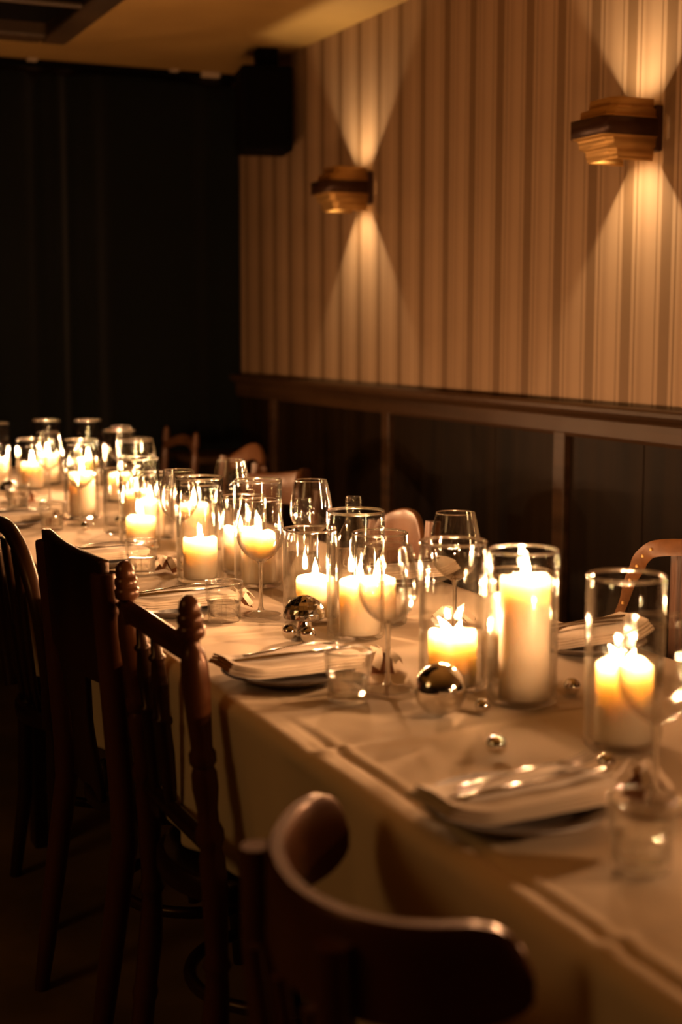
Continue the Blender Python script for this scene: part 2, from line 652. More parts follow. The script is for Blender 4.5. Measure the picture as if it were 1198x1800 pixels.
# ------------------------------------------------------------------ table and cloth
TX0, TX1, TY0, TY1 = 0.680, 1.385, 0.30, 5.35
tb = thing('dining_table', 'long dining table hidden under the ivory cloth', 'table', (1.04, 2.8, 0))
MB().box(-0.355, 0.34, -2.48, 2.52, 0.715, 0.742).build('tabletop', M['chair_dark'], tb, smooth=False, bevel=0.003)
for x in (-0.30, 0.30):
    for y in (-2.35, 0.60, 2.35):
        MB().box(x - 0.03, x + 0.03, y - 0.03, y + 0.03, 0, 0.715).build('leg', M['chair_dark'], tb, smooth=False, bevel=0.004)


def crease(d, w):
    return math.exp(-(d / w) ** 2)


def cloth():
    prof = []          # (x, z, kind 0 near drape 1 top 2 far drape, depth below the top)
    zs = [0.475, 0.48, 0.50, 0.52, 0.545, 0.57, 0.595, 0.62, 0.64, 0.66, 0.68, 0.70, 0.715, 0.728]
    for z in zs:
        prof.append((TX0 - 0.020, z, 0))
    for a in (20, 45, 70):
        r = 0.020
        prof.append((TX0 - r * math.cos(math.radians(a)), CLOTH - r + r * math.sin(math.radians(a)), 1))
    for i in range(30):
        prof.append((TX0 + 0.12 * i / 30, CLOTH, 1))
    for i in range(47):
        prof.append((TX0 + 0.12 + (TX1 - TX0 - 0.12) * i / 46, CLOTH, 1))
    for a in (70, 45, 20):
        r = 0.020
        prof.append((TX1 + r * math.cos(math.radians(a)), CLOTH - r + r * math.sin(math.radians(a)), 1))
    for z in reversed(zs):
        prof.append((TX1 + 0.020, z, 2))
    rows = []
    n = 500
    for j in range(n + 1):
        y = TY0 + (TY1 - TY0) * j / n
        row = []
        for x, z, kd in prof:
            if kd == 1:
                dz = 0.0020 * noise.noise((x * 9, y * 5, 0)) + 0.0014 * noise.noise((x * 22, y * 14, 5))
                # fold lines left by ironing
                near = min(1, max(0, (1.75 - y) / 0.2))      # the doubled hem shows at the near end only
                dz += near * (0.0020 * crease(x - 0.711 - 0.008 * math.sin(y * 5), 0.006) - 0.0032 * crease(x - 0.697 - 0.008 * math.sin(y * 5), 0.006))
                for yc in (0.95, 1.56, 2.22, 2.95, 3.65):
                    dz += 0.0042 * crease(y - yc - 0.05 * (x - 0.7), 0.010) - 0.0030 * crease(y - yc - 0.026 - 0.05 * (x - 0.7), 0.013)
                edge = max(0.0, 1 - (x - TX0) / 0.05) if x < 0.8 else 0.0
                row.append((x + 0.004 * edge * noise.noise((y * 6, 1, 0)), y, z + dz * (1 if TX0 < x < TX1 else 0.4)))
            else:
                dep = CLOTH - z
                sgn = -1 if kd == 0 else 1
                w = 0.5 + 0.5 * math.sin(y * 15.5 + 1.6 * math.sin(y * 4.1) + 0.5 * math.sin(y * 31))
                amp = 0.045 * min(1, dep / 0.27) ** 1.2
                ox = amp * (w ** 1.4 - 0.95) + 0.012 * dep * noise.noise((y * 11, z * 3, 2))
                ox = min(ox, 0.004)
                row.append((x + sgn * ox, y + 0.01 * noise.noise((y * 4, z * 4, 9)) * dep * 2, z))
        rows.append(row)
    return MB().grid(rows).build('tablecloth', M['cloth'], solid=0.0014, angle=60)


tag(cloth(), 'long creased ivory tablecloth draped over the table', 'tablecloth')


# ------------------------------------------------------------------ glassware prototypes
def vase_mesh(h, r=0.0485, t=0.0032, base=0.007):
    p = [(0, 0.0012), (r - 0.008, 0.0004), (r - 0.003, 0.0006), (r - 0.0006, 0.003), (r, 0.007)]
    p += [(r, h * q) for q in (0.25, 0.5, 0.75)]
    p += [(r, h - 0.004)]
    c, q = r - t / 2, t / 2 + 0.0002           # fire-polished rounded rim
    p += [(c + q * math.cos(math.radians(a)), h - 0.0018 + q * math.sin(math.radians(a))) for a in range(0, 181, 20)]
    p += [(r - t, h - 0.004)]
    p += [(r - t, h * q) for q in (0.75, 0.5, 0.25)]
    p += [(r - t, base + 0.004), (r - t - 0.004, base), (0, base)]
    return MB().lathe(p, 96)


def rim_mb(h, r=0.0485, t=0.0032):
    c, q = r - t / 2, t / 2 + 0.0006
    return MB().lathe([(c + q * math.cos(2 * math.pi * k / 12), h - 0.0017 + q * math.sin(2 * math.pi * k / 12)) for k in range(12)], 96, close=True)


def wine_parts(parent):
    # bowl: 86 mm across, closing towards the rim
    out = [(0.0042, 0.094), (0.010, 0.0985), (0.020, 0.1045), (0.030, 0.1140), (0.0375, 0.1250), (0.0418, 0.1370), (0.0430, 0.1480),
           (0.0422, 0.1620), (0.0398, 0.1780), (0.0366, 0.1930), (0.0338, 0.2050), (0.0326, 0.2100)]
    t = 0.0011
    inn = [(max(r - t * (1.0 if z > 0.11 else 1.6), 0.0005), z + (0.003 if z < 0.1 else 0.0012 if z < 0.118 else 0)) for r, z in out]
    inn[0] = (0, 0.1005)
    oc = [(v[0], v[1]) for v in cr([(r, z, 0) for r, z in out], 3)]
    ic = [(v[0], v[1]) for v in cr([(r, z, 0) for r, z in inn], 3)]
    prof = oc + [(0.0323, 0.2106), (0.0319, 0.2106)] + ic[::-1]
    prof[-1] = (0, 0.1005)
    MB().lathe(prof, 64).build('bowl', M['goblet'], parent, angle=80)
    MB().lathe([(0.03225 + 0.00085 * math.cos(2 * math.pi * k / 10), 0.2104 + 0.00085 * math.sin(2 * math.pi * k / 10)) for k in range(10)], 64, close=True).build('rim', M['rim'], parent, angle=180)
    st = [(0, 0.1002), (0.0062, 0.0985), (0.0050, 0.0935), (0.0040, 0.0880), (0.0034, 0.078), (0.0032, 0.055), (0.0033, 0.030), (0.0040, 0.016), (0.0062, 0.009), (0, 0.0085)]
    MB().lathe(st, 24).build('stem', M['stem'], parent, angle=80)
    ft = [(0, 0.0004), (0.030, 0.0002), (0.0352, 0.0006), (0.0360, 0.0016), (0.0352, 0.0024), (0.026, 0.0034), (0.014, 0.0058), (0.0075, 0.0084), (0, 0.0088)]
    MB().lathe(ft, 64).build('foot', M['goblet'], parent, angle=80)


def tumbler_parts(parent):
    # stacking tumbler: narrower faceted lower half, wider upper half, thick base
    prof = [(0, 0.0006), (0.0245, 0.0002), (0.0275, 0.0012), (0.0286, 0.004), (0.0290, 0.020), (0.0294, 0.0345), (0.0302, 0.0375), (0.0322, 0.0400),
            (0.0328, 0.0430), (0.0334, 0.0700), (0.0331, 0.0720), (0.0318, 0.0722), (0.0312, 0.0705), (0.0304, 0.0440), (0.0298, 0.0410), (0.0278, 0.0385),
            (0.0268, 0.0350), (0.0262, 0.0140), (0.0240, 0.0110), (0, 0.0104)]
    MB().lathe(prof, 64).build('body', M['glass'], parent, angle=35)
    MB().lathe([(0.0326 + 0.0011 * math.cos(2 * math.pi * k / 10), 0.0712 + 0.0011 * math.sin(2 * math.pi * k / 10)) for k in range(10)], 64, close=True).build('rim', M['rim'], parent, angle=180)
    mb = MB()
    for i in range(12):
        a = 2 * math.pi * i / 12
        mb.tube([(0.0288 * math.cos(a), 0.0288 * math.sin(a), 0.004), (0.0293 * math.cos(a), 0.0293 * math.sin(a), 0.035)], 0.0011, 6)
    tag(mb.build('rib', M['glass'], parent), kind='stuff')
    w = [(0, 0.0108), (0.0238, 0.0114), (0.0258, 0.0142), (0.0264, 0.0340), (0.0266, 0.0352), (0.0255, 0.0346), (0, 0.0344)]
    MB().lathe(w, 48).build('water', M['water'], parent, angle=35)


def candle_parts(parent, h, lean=(0.0, 0.0), flames=1, seed=0, fh=0.034):
    rnd = random.Random(seed)
    r = 0.035
    prof = [(0, 0), (r - 0.0015, 0), (r, 0.0015)]
    k = 8
    for i in range(1, k):
        prof.append((r - 0.0004 * math.sin(i * 2.1), h * i / k))
    prof += [(r, h - 0.006), (r - 0.0008, h - 0.002), (r - 0.003, h), (r - 0.006, h - 0.001), (0.021, h - 0.0055), (0.010, h - 0.007), (0, h - 0.0072)]
    mb = MB().lathe(prof, 56)
    # softened, slightly uneven rim
    for i, (x, y, z) in enumerate(mb.v):
        if z > h - 0.012:
            a = math.atan2(y, x)
            q = math.hypot(x, y) / r
            mb.v[i] = (x, y, z + q * (0.0022 * math.sin(a * 2 + seed) + 0.0012 * math.sin(a * 5 + seed * 1.7)))
    wax = mb.build('wax', M['wax'], parent, angle=70)
    spots = [(0, 0, lean, 1.0)] if flames == 1 else [(-0.005, 0.003, lean, 1.0), (0.006, -0.003, (0.004, -0.004), 0.8)]
    for x, y, ln, s in spots:
        wt = (x + ln[0] * 0.12, y + ln[1] * 0.12, h + 0.004)
        MB().tube([(x, y, h - 0.008), (x, y, h - 0.001), wt], 0.0011, 6).build('wick', M['wick'], parent)
        L = fh * s
        pts, rad = [], []
        for i in range(13):
            t = i / 12
            pts.append((x + ln[0] * t ** 1.3, y + ln[1] * t ** 1.3, h - 0.002 + L * t))
            rad.append(max(0.0004, 0.0066 * s * (math.sin(math.pi * min(1, t * 0.93 + 0.07) ** 0.62)) ** 0.9 * (1 - 0.25 * t)))
        MB().tube(pts, rad, 14, up=(0, 1, 0)).build('flame', M['flame'], parent, angle=80)
        lamp('candle_light', (x + ln[0] * 0.4, y + ln[1] * 0.4, h + L * 0.52), FLAME_COL, CANDLE_W * (1.0 if flames == 1 else 0.55), 0.004, parent)


TALL, SHORT = 0.215, 0.163
GV = 'clear glass cylinder vases along the table'
GC = 'ivory pillar candles burning in the vases'
tall = vase_mesh(TALL).build('glass_vase', M['glass'], angle=60)
rim_mb(TALL).build('rim', M['rim'], tall, angle=180)
short = vase_mesh(SHORT).build('glass_vase', M['glass'], angle=60)
rim_mb(SHORT).build('rim', M['rim'], short, angle=180)
tall['category'] = short['category'] = 'vase'
tall['group'] = short['group'] = GV
# x, y, kind, vase label, candle (top above table, dx, dy, lean, flames, label) or None
VASES = [
    (1.035, 1.425, 't', 'tall glass cylinder vase nearest the camera, with two flames inside', (0.108, 0, 0, (-0.012, 0.006), 2, 'pillar candle with a forked flame in the vase nearest the camera')),
    (1.030, 1.655, 't', 'tall glass cylinder vase holding the tallest candle', (0.179, 0.002, -0.002, (0.001, 0), 1, 'tallest pillar candle, reaching almost to its vase rim')),
    (0.980, 1.764, 't', 'tall glass cylinder vase behind the large silver ball', (0.085, 0, 0, (-0.014, 0.006), 2, 'pillar candle with a forked flame behind the large silver ball')),
    (1.092, 1.765, 's', 'short glass vase half hidden behind the tallest candle', (0.127, -0.009, 0.002, (0, 0), 1, 'pillar candle mostly hidden behind the tallest candle')),
    (0.997, 2.130, 't', 'tall glass vase just in front of the mirrored mushroom ornament', (0.099, 0.007, -0.002, (0.001, 0), 1, 'pillar candle in the tall vase beside the mirrored mushroom')),
    (0.989, 2.305, 's', 'short wide glass vase behind the mirrored mushroom ornament', (0.077, 0.009, -0.003, (0, 0.001), 1, 'short pillar candle behind the mirrored mushroom ornament')),
    (1.082, 2.212, 's', 'short glass vase behind the second wine glass from the camera', (0.083, -0.005, 0.003, (0.004, 0), 1, 'pillar candle seen through the second wine glass from the camera')),
    (1.025, 2.655, 't', 'tall glass vase behind the sharply focused wine glass', (0.109, 0.001, 0, (0.002, 0), 1, 'pillar candle glowing behind the sharply focused wine glass')),
    (0.935, 2.752, 't', 'tall glass vase with a candle whose flame is low, beside the focused tumbler', (0.090, 0, 0, (0.003, 0), 1, 'pillar candle with ragged rim and low flame, in a tall vase')),
    (1.055, 2.815, 's', 'short glass vase behind and between two tall candle vases', (0.098, -0.008, 0.004, (-0.002, 0), 1, 'pillar candle mostly hidden between two tall candle vases')),
    (0.948, 3.229, 't', 'tall glass vase right behind the third tumbler from the camera', (0.076, 0.003, 0, (0.002, 0), 1, 'short pillar candle right behind the third tumbler from the camera')),
    (1.025, 3.365, 's', 'short glass vase behind the third tumbler and its candle vase', (0.098, -0.008, 0.003, (0, 0), 1, 'pillar candle glowing above and behind another candle, beyond the third tumbler')),
    (1.043, 3.095, 's', 'short glass vase behind the third wine glass from the camera', (0.118, -0.004, 0.003, (0, 0), 1, 'pillar candle seen through the third wine glass from the camera')),
    (0.983, 3.501, 's', 'short empty glass vase with a silver ball beside it', None),
    (0.961, 3.824, 't', 'tall glass vase behind the fourth wine glass from the camera', (0.126, 0, 0, (0.001, 0), 1, 'pillar candle seen through the fourth wine glass from the camera')),
    (0.880, 4.620, 't', 'tall glass vase at the far end, cut by the frame edge', (0.103, 0.004, 0, (0, 0), 1, 'pillar candle at the far end, cut by the frame edge')),
    (1.066, 4.700, 't', 'tall glass vase at the far end, second from the frame edge', (0.102, 0.001, 0, (0, 0), 1, 'pillar candle behind the farthest wine glass of the near side')),
    (1.190, 4.640, 't', 'tall glass vase at the far end, third from the frame edge', (0.088, 0, 0, (0, 0), 1, 'low pillar candle in the third far vase from the frame edge')),
    (1.158, 4.140, 't', 'tall glass vase at the far end, nearest the striped wall', (0.085, 0, 0, (0, 0), 1, 'low pillar candle in the far vase nearest the striped wall')),
    (1.090, 3.740, 't', 'tall glass vase beside the stemmed glass with a long bright highlight', (0.080, 0, 0, (0, 0), 1, 'pillar candle beside the stemmed glass with a long bright highlight')),
    (0.990, 4.585, 's', 'short glass vase between two tall vases at the far end', (0.088, 0, 0, (0, 0), 1, 'short pillar candle between two tall vases at the far end')),
]
VASES.append((1.12, 0.90, 't', 'unseen tall glass vase added beyond the frame edge, next along the row', (0.110, 0, 0, (0, 0), 1, 'pillar candle beyond the frame edge, next along the row')))  # candle and vase added out of view to brighten the foreground cloth
used = {'t': False, 's': False}
for i, (x, y, k, lab, cd) in enumerate(VASES):
    proto = tall if k == 't' else short
    o = proto if not used[k] else copy_tree(proto)
    used[k] = True
    o.location = (x, y, TOP + 0.0015)
    o.rotation_euler = (0, 0, i * 0.7)
    o['label'] = lab
    if cd:
        h, dx, dy, ln, nf, cl = cd
        c = thing('pillar_candle', cl, 'candle', (x + dx, y + dy, TOP + 0.0088), 0.0, GC)
        candle_parts(c, h - 0.0088, ln, nf, seed=i, fh=0.022 if ('low flame' in cl or nf > 1) else 0.036)

# wine glasses
GW = 'stemmed wine glasses'
WINE = [
    (0.921, 1.208, 'blurred wine glass nearest the camera, cut by the frame edge'),
    (0.889, 1.790, 'second wine glass from the camera, between a tumbler and the large silver ball'),
    (0.920, 2.371, 'sharply focused wine glass beside the second vase of the middle cluster'),
    (0.953, 2.944, 'third wine glass from the mirrored mushroom towards the curtain, partly behind a vase'),
    (0.920, 3.680, 'wine glass standing before a tall far candle vase, fourth along the near side'),
    (0.957, 4.200, 'small blurred wine glass in front of a bright far candle'),
    (1.150, 2.064, 'wine glass behind the tallest candle, on the wall side of the table'),
    (1.133, 2.635, 'wine glass behind the clear bottle, on the wall side'),
    (1.139, 3.122, 'wine glass in front of the curved chair back, on the wall side'),
    (1.140, 3.860, 'stemmed glass with a long bright highlight, before the orange chair'),
    (1.225, 4.368, 'farthest wine glass on the wall side of the table'),
]
wine = thing('wine_glass', WINE[0][2], 'wine glass', (WINE[0][0], WINE[0][1], TOP + 0.0015), 0, GW)
wine_parts(wine)
for i, (x, y, lab) in enumerate(WINE[1:]):
    o = copy_tree(wine)
    o.location = (x, y, TOP + 0.0015)
    o.rotation_euler = (0, 0, i * 0.9)
    o['label'] = lab

# tumblers
GT = 'water tumblers'
TUM = [
    (0.806, 1.075, 'blurred water tumbler in the near corner, below the nearest vase'),
    (0.812, 1.759, 'water tumbler beside the second place setting, near the large silver ball'),
    (0.839, 2.342, 'sharp water tumbler beside the focused wine glass'),
    (0.848, 2.882, 'water tumbler behind the turned chair finial'),
    (0.828, 3.614, 'small blurred water tumbler in front of the fourth wine glass'),
    (0.830, 4.044, 'farthest water tumbler, beside the stacked plate at the frame edge'),
]
tum = thing('water_tumbler', TUM[0][2], 'tumbler', (TUM[0][0], TUM[0][1], TOP + 0.0015), 0, GT)
tumbler_parts(tum)
for i, (x, y, lab) in enumerate(TUM[1:]):
    o = copy_tree(tum)
    o.location = (x, y, TOP + 0.0015)
    o.rotation_euler = (0, 0, 0.3 + i * 0.5)
    o['label'] = lab

# bottles
bt = thing('glass_bottle', 'clear glass bottle with threaded neck, behind the short vase by the mushroom', 'bottle', (1.030, 2.435, TOP + 0.0015), 0, 'clear water bottles')
prof = [(0, 0.003), (0.024, 0.0004), (0.0285, 0.002), (0.0305, 0.006), (0.0305, 0.115), (0.0295, 0.122), (0.0250, 0.134), (0.0190, 0.146), (0.0155, 0.156), (0.0145, 0.164),
        (0.0145, 0.178), (0.0160, 0.1795), (0.0160, 0.1815), (0.0146, 0.183), (0.0146, 0.185), (0.0156, 0.1862), (0.0156, 0.1876), (0.0146, 0.189), (0.0146, 0.191), (0.0156, 0.1922), (0.0156, 0.1936), (0.0147, 0.195),
        (0.0147, 0.1985), (0.0140, 0.200), (0.0126, 0.1992), (0.0122, 0.197), (0.0122, 0.163), (0.0135, 0.155), (0.0170, 0.145), (0.0228, 0.133), (0.0274, 0.121), (0.0283, 0.114), (0.0283, 0.010), (0.026, 0.007), (0, 0.009)]
MB().lathe(prof, 56).build('body', M['glass'], bt, angle=35)
MB().lathe([(0, 0.0092), (0.0258, 0.0074), (0.0280, 0.0102), (0.0280, 0.098), (0.0272, 0.0975), (0, 0.0972)], 48).build('water', M['water'], bt, angle=35)
b2 = copy_tree(bt)
b2.location = (1.130, 2.425, TOP + 0.0015)
b2['label'] = 'clear glass bottle whose threaded neck shows above the tall middle vase'

# ------------------------------------------------------------------ silver ornaments
GB = 'silver mirror balls scattered on the cloth'
BALLS = [
    (0.893, 1.640, 0.0355, 'large polished silver ball in front of the tall vases'),
    (0.948, 1.622, 0.0105, 'tiny silver ball touching distance from the large silver ball'),
    (0.868, 1.450, 0.0130, 'small silver ball alone on the cloth above the near plate'),
    (1.113, 1.655, 0.0125, 'small silver ball between the tallest candle vase and the nearest vase'),
    (0.952, 1.340, 0.0115, 'small silver ball at the foot of the nearest vase'),
    (0.889, 2.158, 0.0133, 'small silver ball beside the stalk of the mirrored mushroom'),
    (0.909, 2.128, 0.0133, 'small silver ball in front of the mirrored mushroom'),
    (0.866, 4.340, 0.0290, 'blurred silver ball near the farthest tumbler'),
    (1.005, 3.605, 0.0150, 'blurred small silver ball beside the empty short vase'),
    (0.900, 3.560, 0.0120, 'blurred tiny silver ball before the empty short vase'),
]
sph = [(math.sin(math.pi * i / 24), -math.cos(math.pi * i / 24)) for i in range(25)]
sph[0] = (0, -1)
sph[-1] = (0, 1)
ball = MB().lathe(sph, 48).build('silver_ball', M['mirror'], angle=180)
for i, (x, y, r, lab) in enumerate(BALLS):
    o = ball if i == 0 else ball.copy()
    if i:
        COL.objects.link(o)
    o.location = (x, y, TOP + r + 0.0012)
    o.scale = (r, r, r)
    tag(o, lab, 'ornament', GB)

# mushroom ornament covered with mirror tiles
ms = thing('mirror_mushroom', 'silver mushroom ornament with a cap of small mirror tiles', 'ornament', (0.921, 2.172, TOP + 0.0015))
stalk = [(0, 0), (0.0165, 0), (0.0180, 0.003), (0.0165, 0.010), (0.0130, 0.020), (0.0115, 0.033), (0, 0.034)]
MB().lathe(stalk, 32).build('stalk', M['mirror'], ms, angle=60)
R = 0.0355
cap = [(0, 0.031), (R * 0.9, 0.0305), (R * 0.985, 0.032), (R * 0.985, 0.034)]
cap += [(R * 0.975 * math.cos(a), 0.034 + R * 0.975 * math.sin(a)) for a in [math.pi / 2 * i / 10 for i in range(1, 10)]] + [(0, 0.034 + R * 0.975)]
MB().lathe(cap, 40).build('cap', M['steel'], ms, angle=60)
tl = MB()
rows = 7
for i in range(rows):
    e0, e1 = math.pi / 2 * i / rows + 0.012, math.pi / 2 * (i + 1) / rows - 0.012
    n = max(5, int(27 * math.cos((e0 + e1) / 2)))
    for k in range(n):
        a0, a1 = 2 * math.pi * (k + 0.05) / n, 2 * math.pi * (k + 0.95) / n
        c = []
        for rr in (R * 0.97, R * 1.01):
            for e, a in ((e0, a0), (e0, a1), (e1, a1), (e1, a0)):
                rq = rr + random.uniform(-0.0005, 0.0005)
                c.append((rq * math.cos(e) * math.cos(a), rq * math.cos(e) * math.sin(a), 0.034 + rq * math.sin(e)))
        tl.add(c, [(3, 2, 1, 0), (4, 5, 6, 7), (0, 1, 5, 4), (1, 2, 6, 5), (2, 3, 7, 6), (3, 0, 4, 7)])
tag(tl.build('mirror_tiles', M['mirror'], ms, smooth=False), kind='stuff')


# ------------------------------------------------------------------ place settings
def plate_mb(r=0.1):
    return MB().lathe([(0, 0.004), (r * 0.55, 0.003), (r * 0.60, 0.0005), (r * 0.66, 0.0005), (r * 0.70, 0.004), (r * 0.94, 0.0125), (r, 0.0155), (r * 0.995, 0.0175), (r * 0.93, 0.0160),
                       (r * 0.70, 0.0080), (r * 0.55, 0.0065), (0, 0.0065)], 64)


def napkin_mb(seed):
    """napkin folded to a soft stack of four leaves, its end drooping over the plate rim; long side along x"""
    mb = MB()
    L, W = 0.205, 0.105
    for k in range(4):
        rows_t, rows_b = [], []
        inset = 0.003 * k + 0.002 * math.sin(seed * 3 + k * 2)
        th = 0.0034
        nx, ny = 22, 8
        for i in range(nx + 1):
            u = i / nx
            t, b = [], []
            for j in range(ny + 1):
                v = j / ny
                x = -L / 2 + L * u + (inset if u > 0.5 else inset * 0.4)
                y = -W / 2 + W * v * (1 - 0.02 * k) + 0.010 * (u - 0.5) * (k - 1.5) * 0.5
                # curl: near end rises over the rim, long edges rounded
                z = 0.016 + k * 0.0042 + 0.010 * max(0, (0.22 - u) / 0.22) ** 1.5 - 0.002 * abs(2 * v - 1) ** 3
                z += 0.0016 * noise.noise((u * 5, v * 3, seed + k * 0.3))
                pinch = 1 - 0.25 * max(0, (0.2 - u) / 0.2)
                t.append((x, y * pinch, z + th))
                b.append((x, y * pinch, z))
            rows_t.append(t)
            rows_b.append(b)
        n0 = len(mb.v)
        mb.grid(rows_t)
        nb = len(mb.v)
        mb.grid([list(r) for r in rows_b])
        w = ny + 1
        for i in range(nx):
            for j in (0, ny):
                mb.f.append((n0 + i * w + j, n0 + (i + 1) * w + j, nb + (i + 1) * w + j, nb + i * w + j))
        for j in range(ny):
            for i in (0, nx):
                mb.f.append((n0 + i * w + j, n0 + i * w + j + 1, nb + i * w + j + 1, nb + i * w + j))
    return mb


def fork_mb():
    mb = MB()
    # outline half widths along the length, x along
    st = [(-0.095, 0.0050, 0.001), (-0.088, 0.0066, 0.0012), (-0.06, 0.0058, 0.002), (-0.02, 0.0034, 0.0048), (0.02, 0.0026, 0.0062), (0.040, 0.0036, 0.0042), (0.050, 0.0085, 0.002), (0.060, 0.0112, 0.0012), (0.066, 0.0116, 0.0012)]
    rows = []
    for x, w, z in st:
        rows.append([(x, -w, z), (x, -w * 0.5, z + 0.0008), (x, w * 0.5, z + 0.0008), (x, w, z)])
    mb.grid(rows)
    for k in range(4):
        y = -0.0098 + k * 0.00653
        mb.grid([[(0.066, y - 0.0016, 0.0012), (0.066, y + 0.0016, 0.0012)], [(0.080, y - 0.0014, 0.0016), (0.080, y + 0.0014, 0.0016)], [(0.093, y - 0.0011, 0.0042), (0.093, y + 0.0011, 0.0042)], [(0.099, y - 0.0004, 0.0062), (0.099, y + 0.0004, 0.0062)]])
    return mb


def knife_mb():
    mb = MB()
    st = [(-0.105, 0.0058, 0.0022), (-0.095, 0.0074, 0.003), (-0.05, 0.0064, 0.0034), (-0.01, 0.0048, 0.003), (0.0, 0.0056, 0.0018), (0.012, 0.0084, 0.0010), (0.06, 0.0088, 0.0009), (0.09, 0.0070, 0.0008), (0.103, 0.0030, 0.0006)]
    rows = []
    for x, w, t in st:
        rows.append([(x, -w, 0.003), (x, -w * 0.4, 0.003 + t), (x, w * 0.4, 0.003 + t), (x, w, 0.003), (x, w * 0.4, 0.003 - t), (x, -w * 0.4, 0.003 - t), (x, -w, 0.003)])
    return mb.grid(rows)


plate0 = plate_mb().build('plate', M['plate'], angle=50)
nap0 = napkin_mb(1.0).build('napkin', M['napkin'], angle=50)
fork0 = fork_mb().build('fork', M['steel'], solid=0.0016, sub=1)
knife0 = knife_mb().build('table_knife', M['steel'], sub=1)
SET = [
    (0.776, 1.254, 4, 'nearest the camera'),
    (0.786, 1.915, 3, 'second from the camera, beside a tumbler'),
    (0.786, 2.462, 4, 'behind the turned chair posts'),
    (0.796, 3.040, 2, 'fourth from the camera, behind the board-backed chair'),
    (0.742, 3.740, 2, 'by the small blurred tumbler near the frame edge'),
    (1.300, 1.900, 184, 'across the table, behind the nearest vase'),
    (1.305, 2.560, 182, 'across the table, behind the wall-side wine glass'),
]
for i, (x, y, rot, where) in enumerate(SET):
    rz = math.radians(rot)
    R2 = Matrix.Rotation(rz, 3, 'Z')
    for proto, dx, dy, dz, dr, nm, cat, grp in (
            (plate0, 0, 0, 0.0012, 0, 'small plain dark plate', 'plate', 'small plates of the place settings'),  # one even dark colour over the whole plate, rim included
            (nap0, -0.008, 0, 0.0040, 0.0, 'folded ivory napkin on the plate', 'napkin', 'folded napkins of the place settings'),
            (fork0, 0.022, 0.014, 0.0400, 0.10, 'steel fork on the napkin', 'fork', 'forks of the place settings'),
            (knife0, 0.005, -0.016, 0.0385, 0.04, 'steel knife on the napkin', 'knife', 'knives of the place settings')):
        o = proto if i == 0 else proto.copy()
        if i:
            COL.objects.link(o)
        d = R2 @ Vector((dx, dy, 0))
        o.location = (x + d.x, y + d.y, TOP + dz)
        o.rotation_euler = (0, 0, rz + dr)
        tag(o, nm + ' ' + where, cat, grp)

# folded paper favours beside the glasses
FAV = [
    (0.945, 1.262, 0.4, 'folded cream and brown paper favour between the nearest vase and tumbler'),
    (0.935, 1.905, 1.2, 'folded paper favour behind the second wine glass from the camera'),
    (0.905, 2.452, 0.2, 'folded paper favour beside the foot of the focused wine glass'),
    (0.908, 2.890, 2.2, 'folded paper favour beside the tumbler behind the chair finial'),
    (0.876, 3.775, 0.9, 'folded paper favour in front of the fourth wine glass along the near side'),
    (0.900, 4.250, 1.7, 'folded paper favour at the far end beside the blurred silver ball'),
    (1.195, 2.150, 2.8, 'folded paper favour behind the forked flame, wall side'),
]


def favour_parts(p):
    br = MB()
    cm = MB()
    # a tented brown card ...
    br.grid([[(-0.032, -0.020, 0.001), (-0.030, 0.020, 0.001)], [(-0.004, -0.016, 0.036), (-0.002, 0.018, 0.034)], [(0.026, -0.022, 0.001), (0.028, 0.018, 0.001)]])
    # ... and pleated cream paper gathered over it
    pts = []
    for k, (a, l, w, h) in enumerate([(0.3, 0.044, 0.026, 0.026), (1.5, 0.036, 0.024, 0.034), (2.7, 0.046, 0.028, 0.020), (4.0, 0.040, 0.024, 0.030), (5.2, 0.038, 0.026, 0.014)]):
        ca, sa = math.cos(a), math.sin(a)

        def q(r, s, z):
            return (r * ca - s * sa, r * sa + s * ca, z)
        cm.grid([[q(0.002, -0.003, 0.034), q(0.002, 0.0, 0.038), q(0.002, 0.003, 0.034)],
                 [q(l * 0.55, -w * 0.45, 0.022 + h * 0.4), q(l * 0.55, 0, 0.032 + h * 0.35), q(l * 0.55, w * 0.45, 0.020 + h * 0.4)],
                 [q(l, -w * 0.5, h * 0.62), q(l * 1.06, 0, h * 0.95), q(l * 0.96, w * 0.5, h * 0.5)]])
    br.build('brown_card', M['kraft'], p, solid=0.0008, smooth=False)
    cm.build('cream_paper', M['paper'], p, solid=0.0006, smooth=False)


fav = thing('paper_favour', FAV[0][3], 'paper favour', (FAV[0][0], FAV[0][1], TOP + 0.001), FAV[0][2], 'folded paper favours at the settings')
favour_parts(fav)
fav.scale = (0.85, 0.85, 0.85)
for x, y, r, lab in FAV[1:]:
    o = copy_tree(fav)
    o.location = (x, y, TOP + 0.001)
    o.rotation_euler = (0, 0, r)
    o['label'] = lab


# ------------------------------------------------------------------ chairs (local frame: faces +x, y across)
def turned(z0, z1, prof, x0=0, x1=0, y=0, seg=20, bend=None):
    """turned post between two heights; prof: list of (t, r)"""
    mb = MB()
    pts, rad = [], []
    for t, r in prof:
        z = z0 + (z1 - z0) * t
        x = bend(z) if bend else x0 + (x1 - x0) * t
        pts.append((x, y, z))
        rad.append(r)
    return mb.tube(pts, rad, seg, up=(1, 0, 0))


def ring_seat(parent, mat, cx, r=0.195, z=0.45, seatmat=None):
    MB().lathe([(0, z - 0.012), (r - 0.03, z - 0.012), (r - 0.03, z - 0.034), (r - 0.004, z - 0.034), (r, z - 0.026), (r, z - 0.006), (r - 0.004, z + 0.001), (r - 0.012, z + 0.003), (r - 0.022, z - 0.002), (r * 0.5, z - 0.006), (0, z - 0.007)], 64, (cx, 0, 0)).build('seat', seatmat or mat, parent, angle=40)


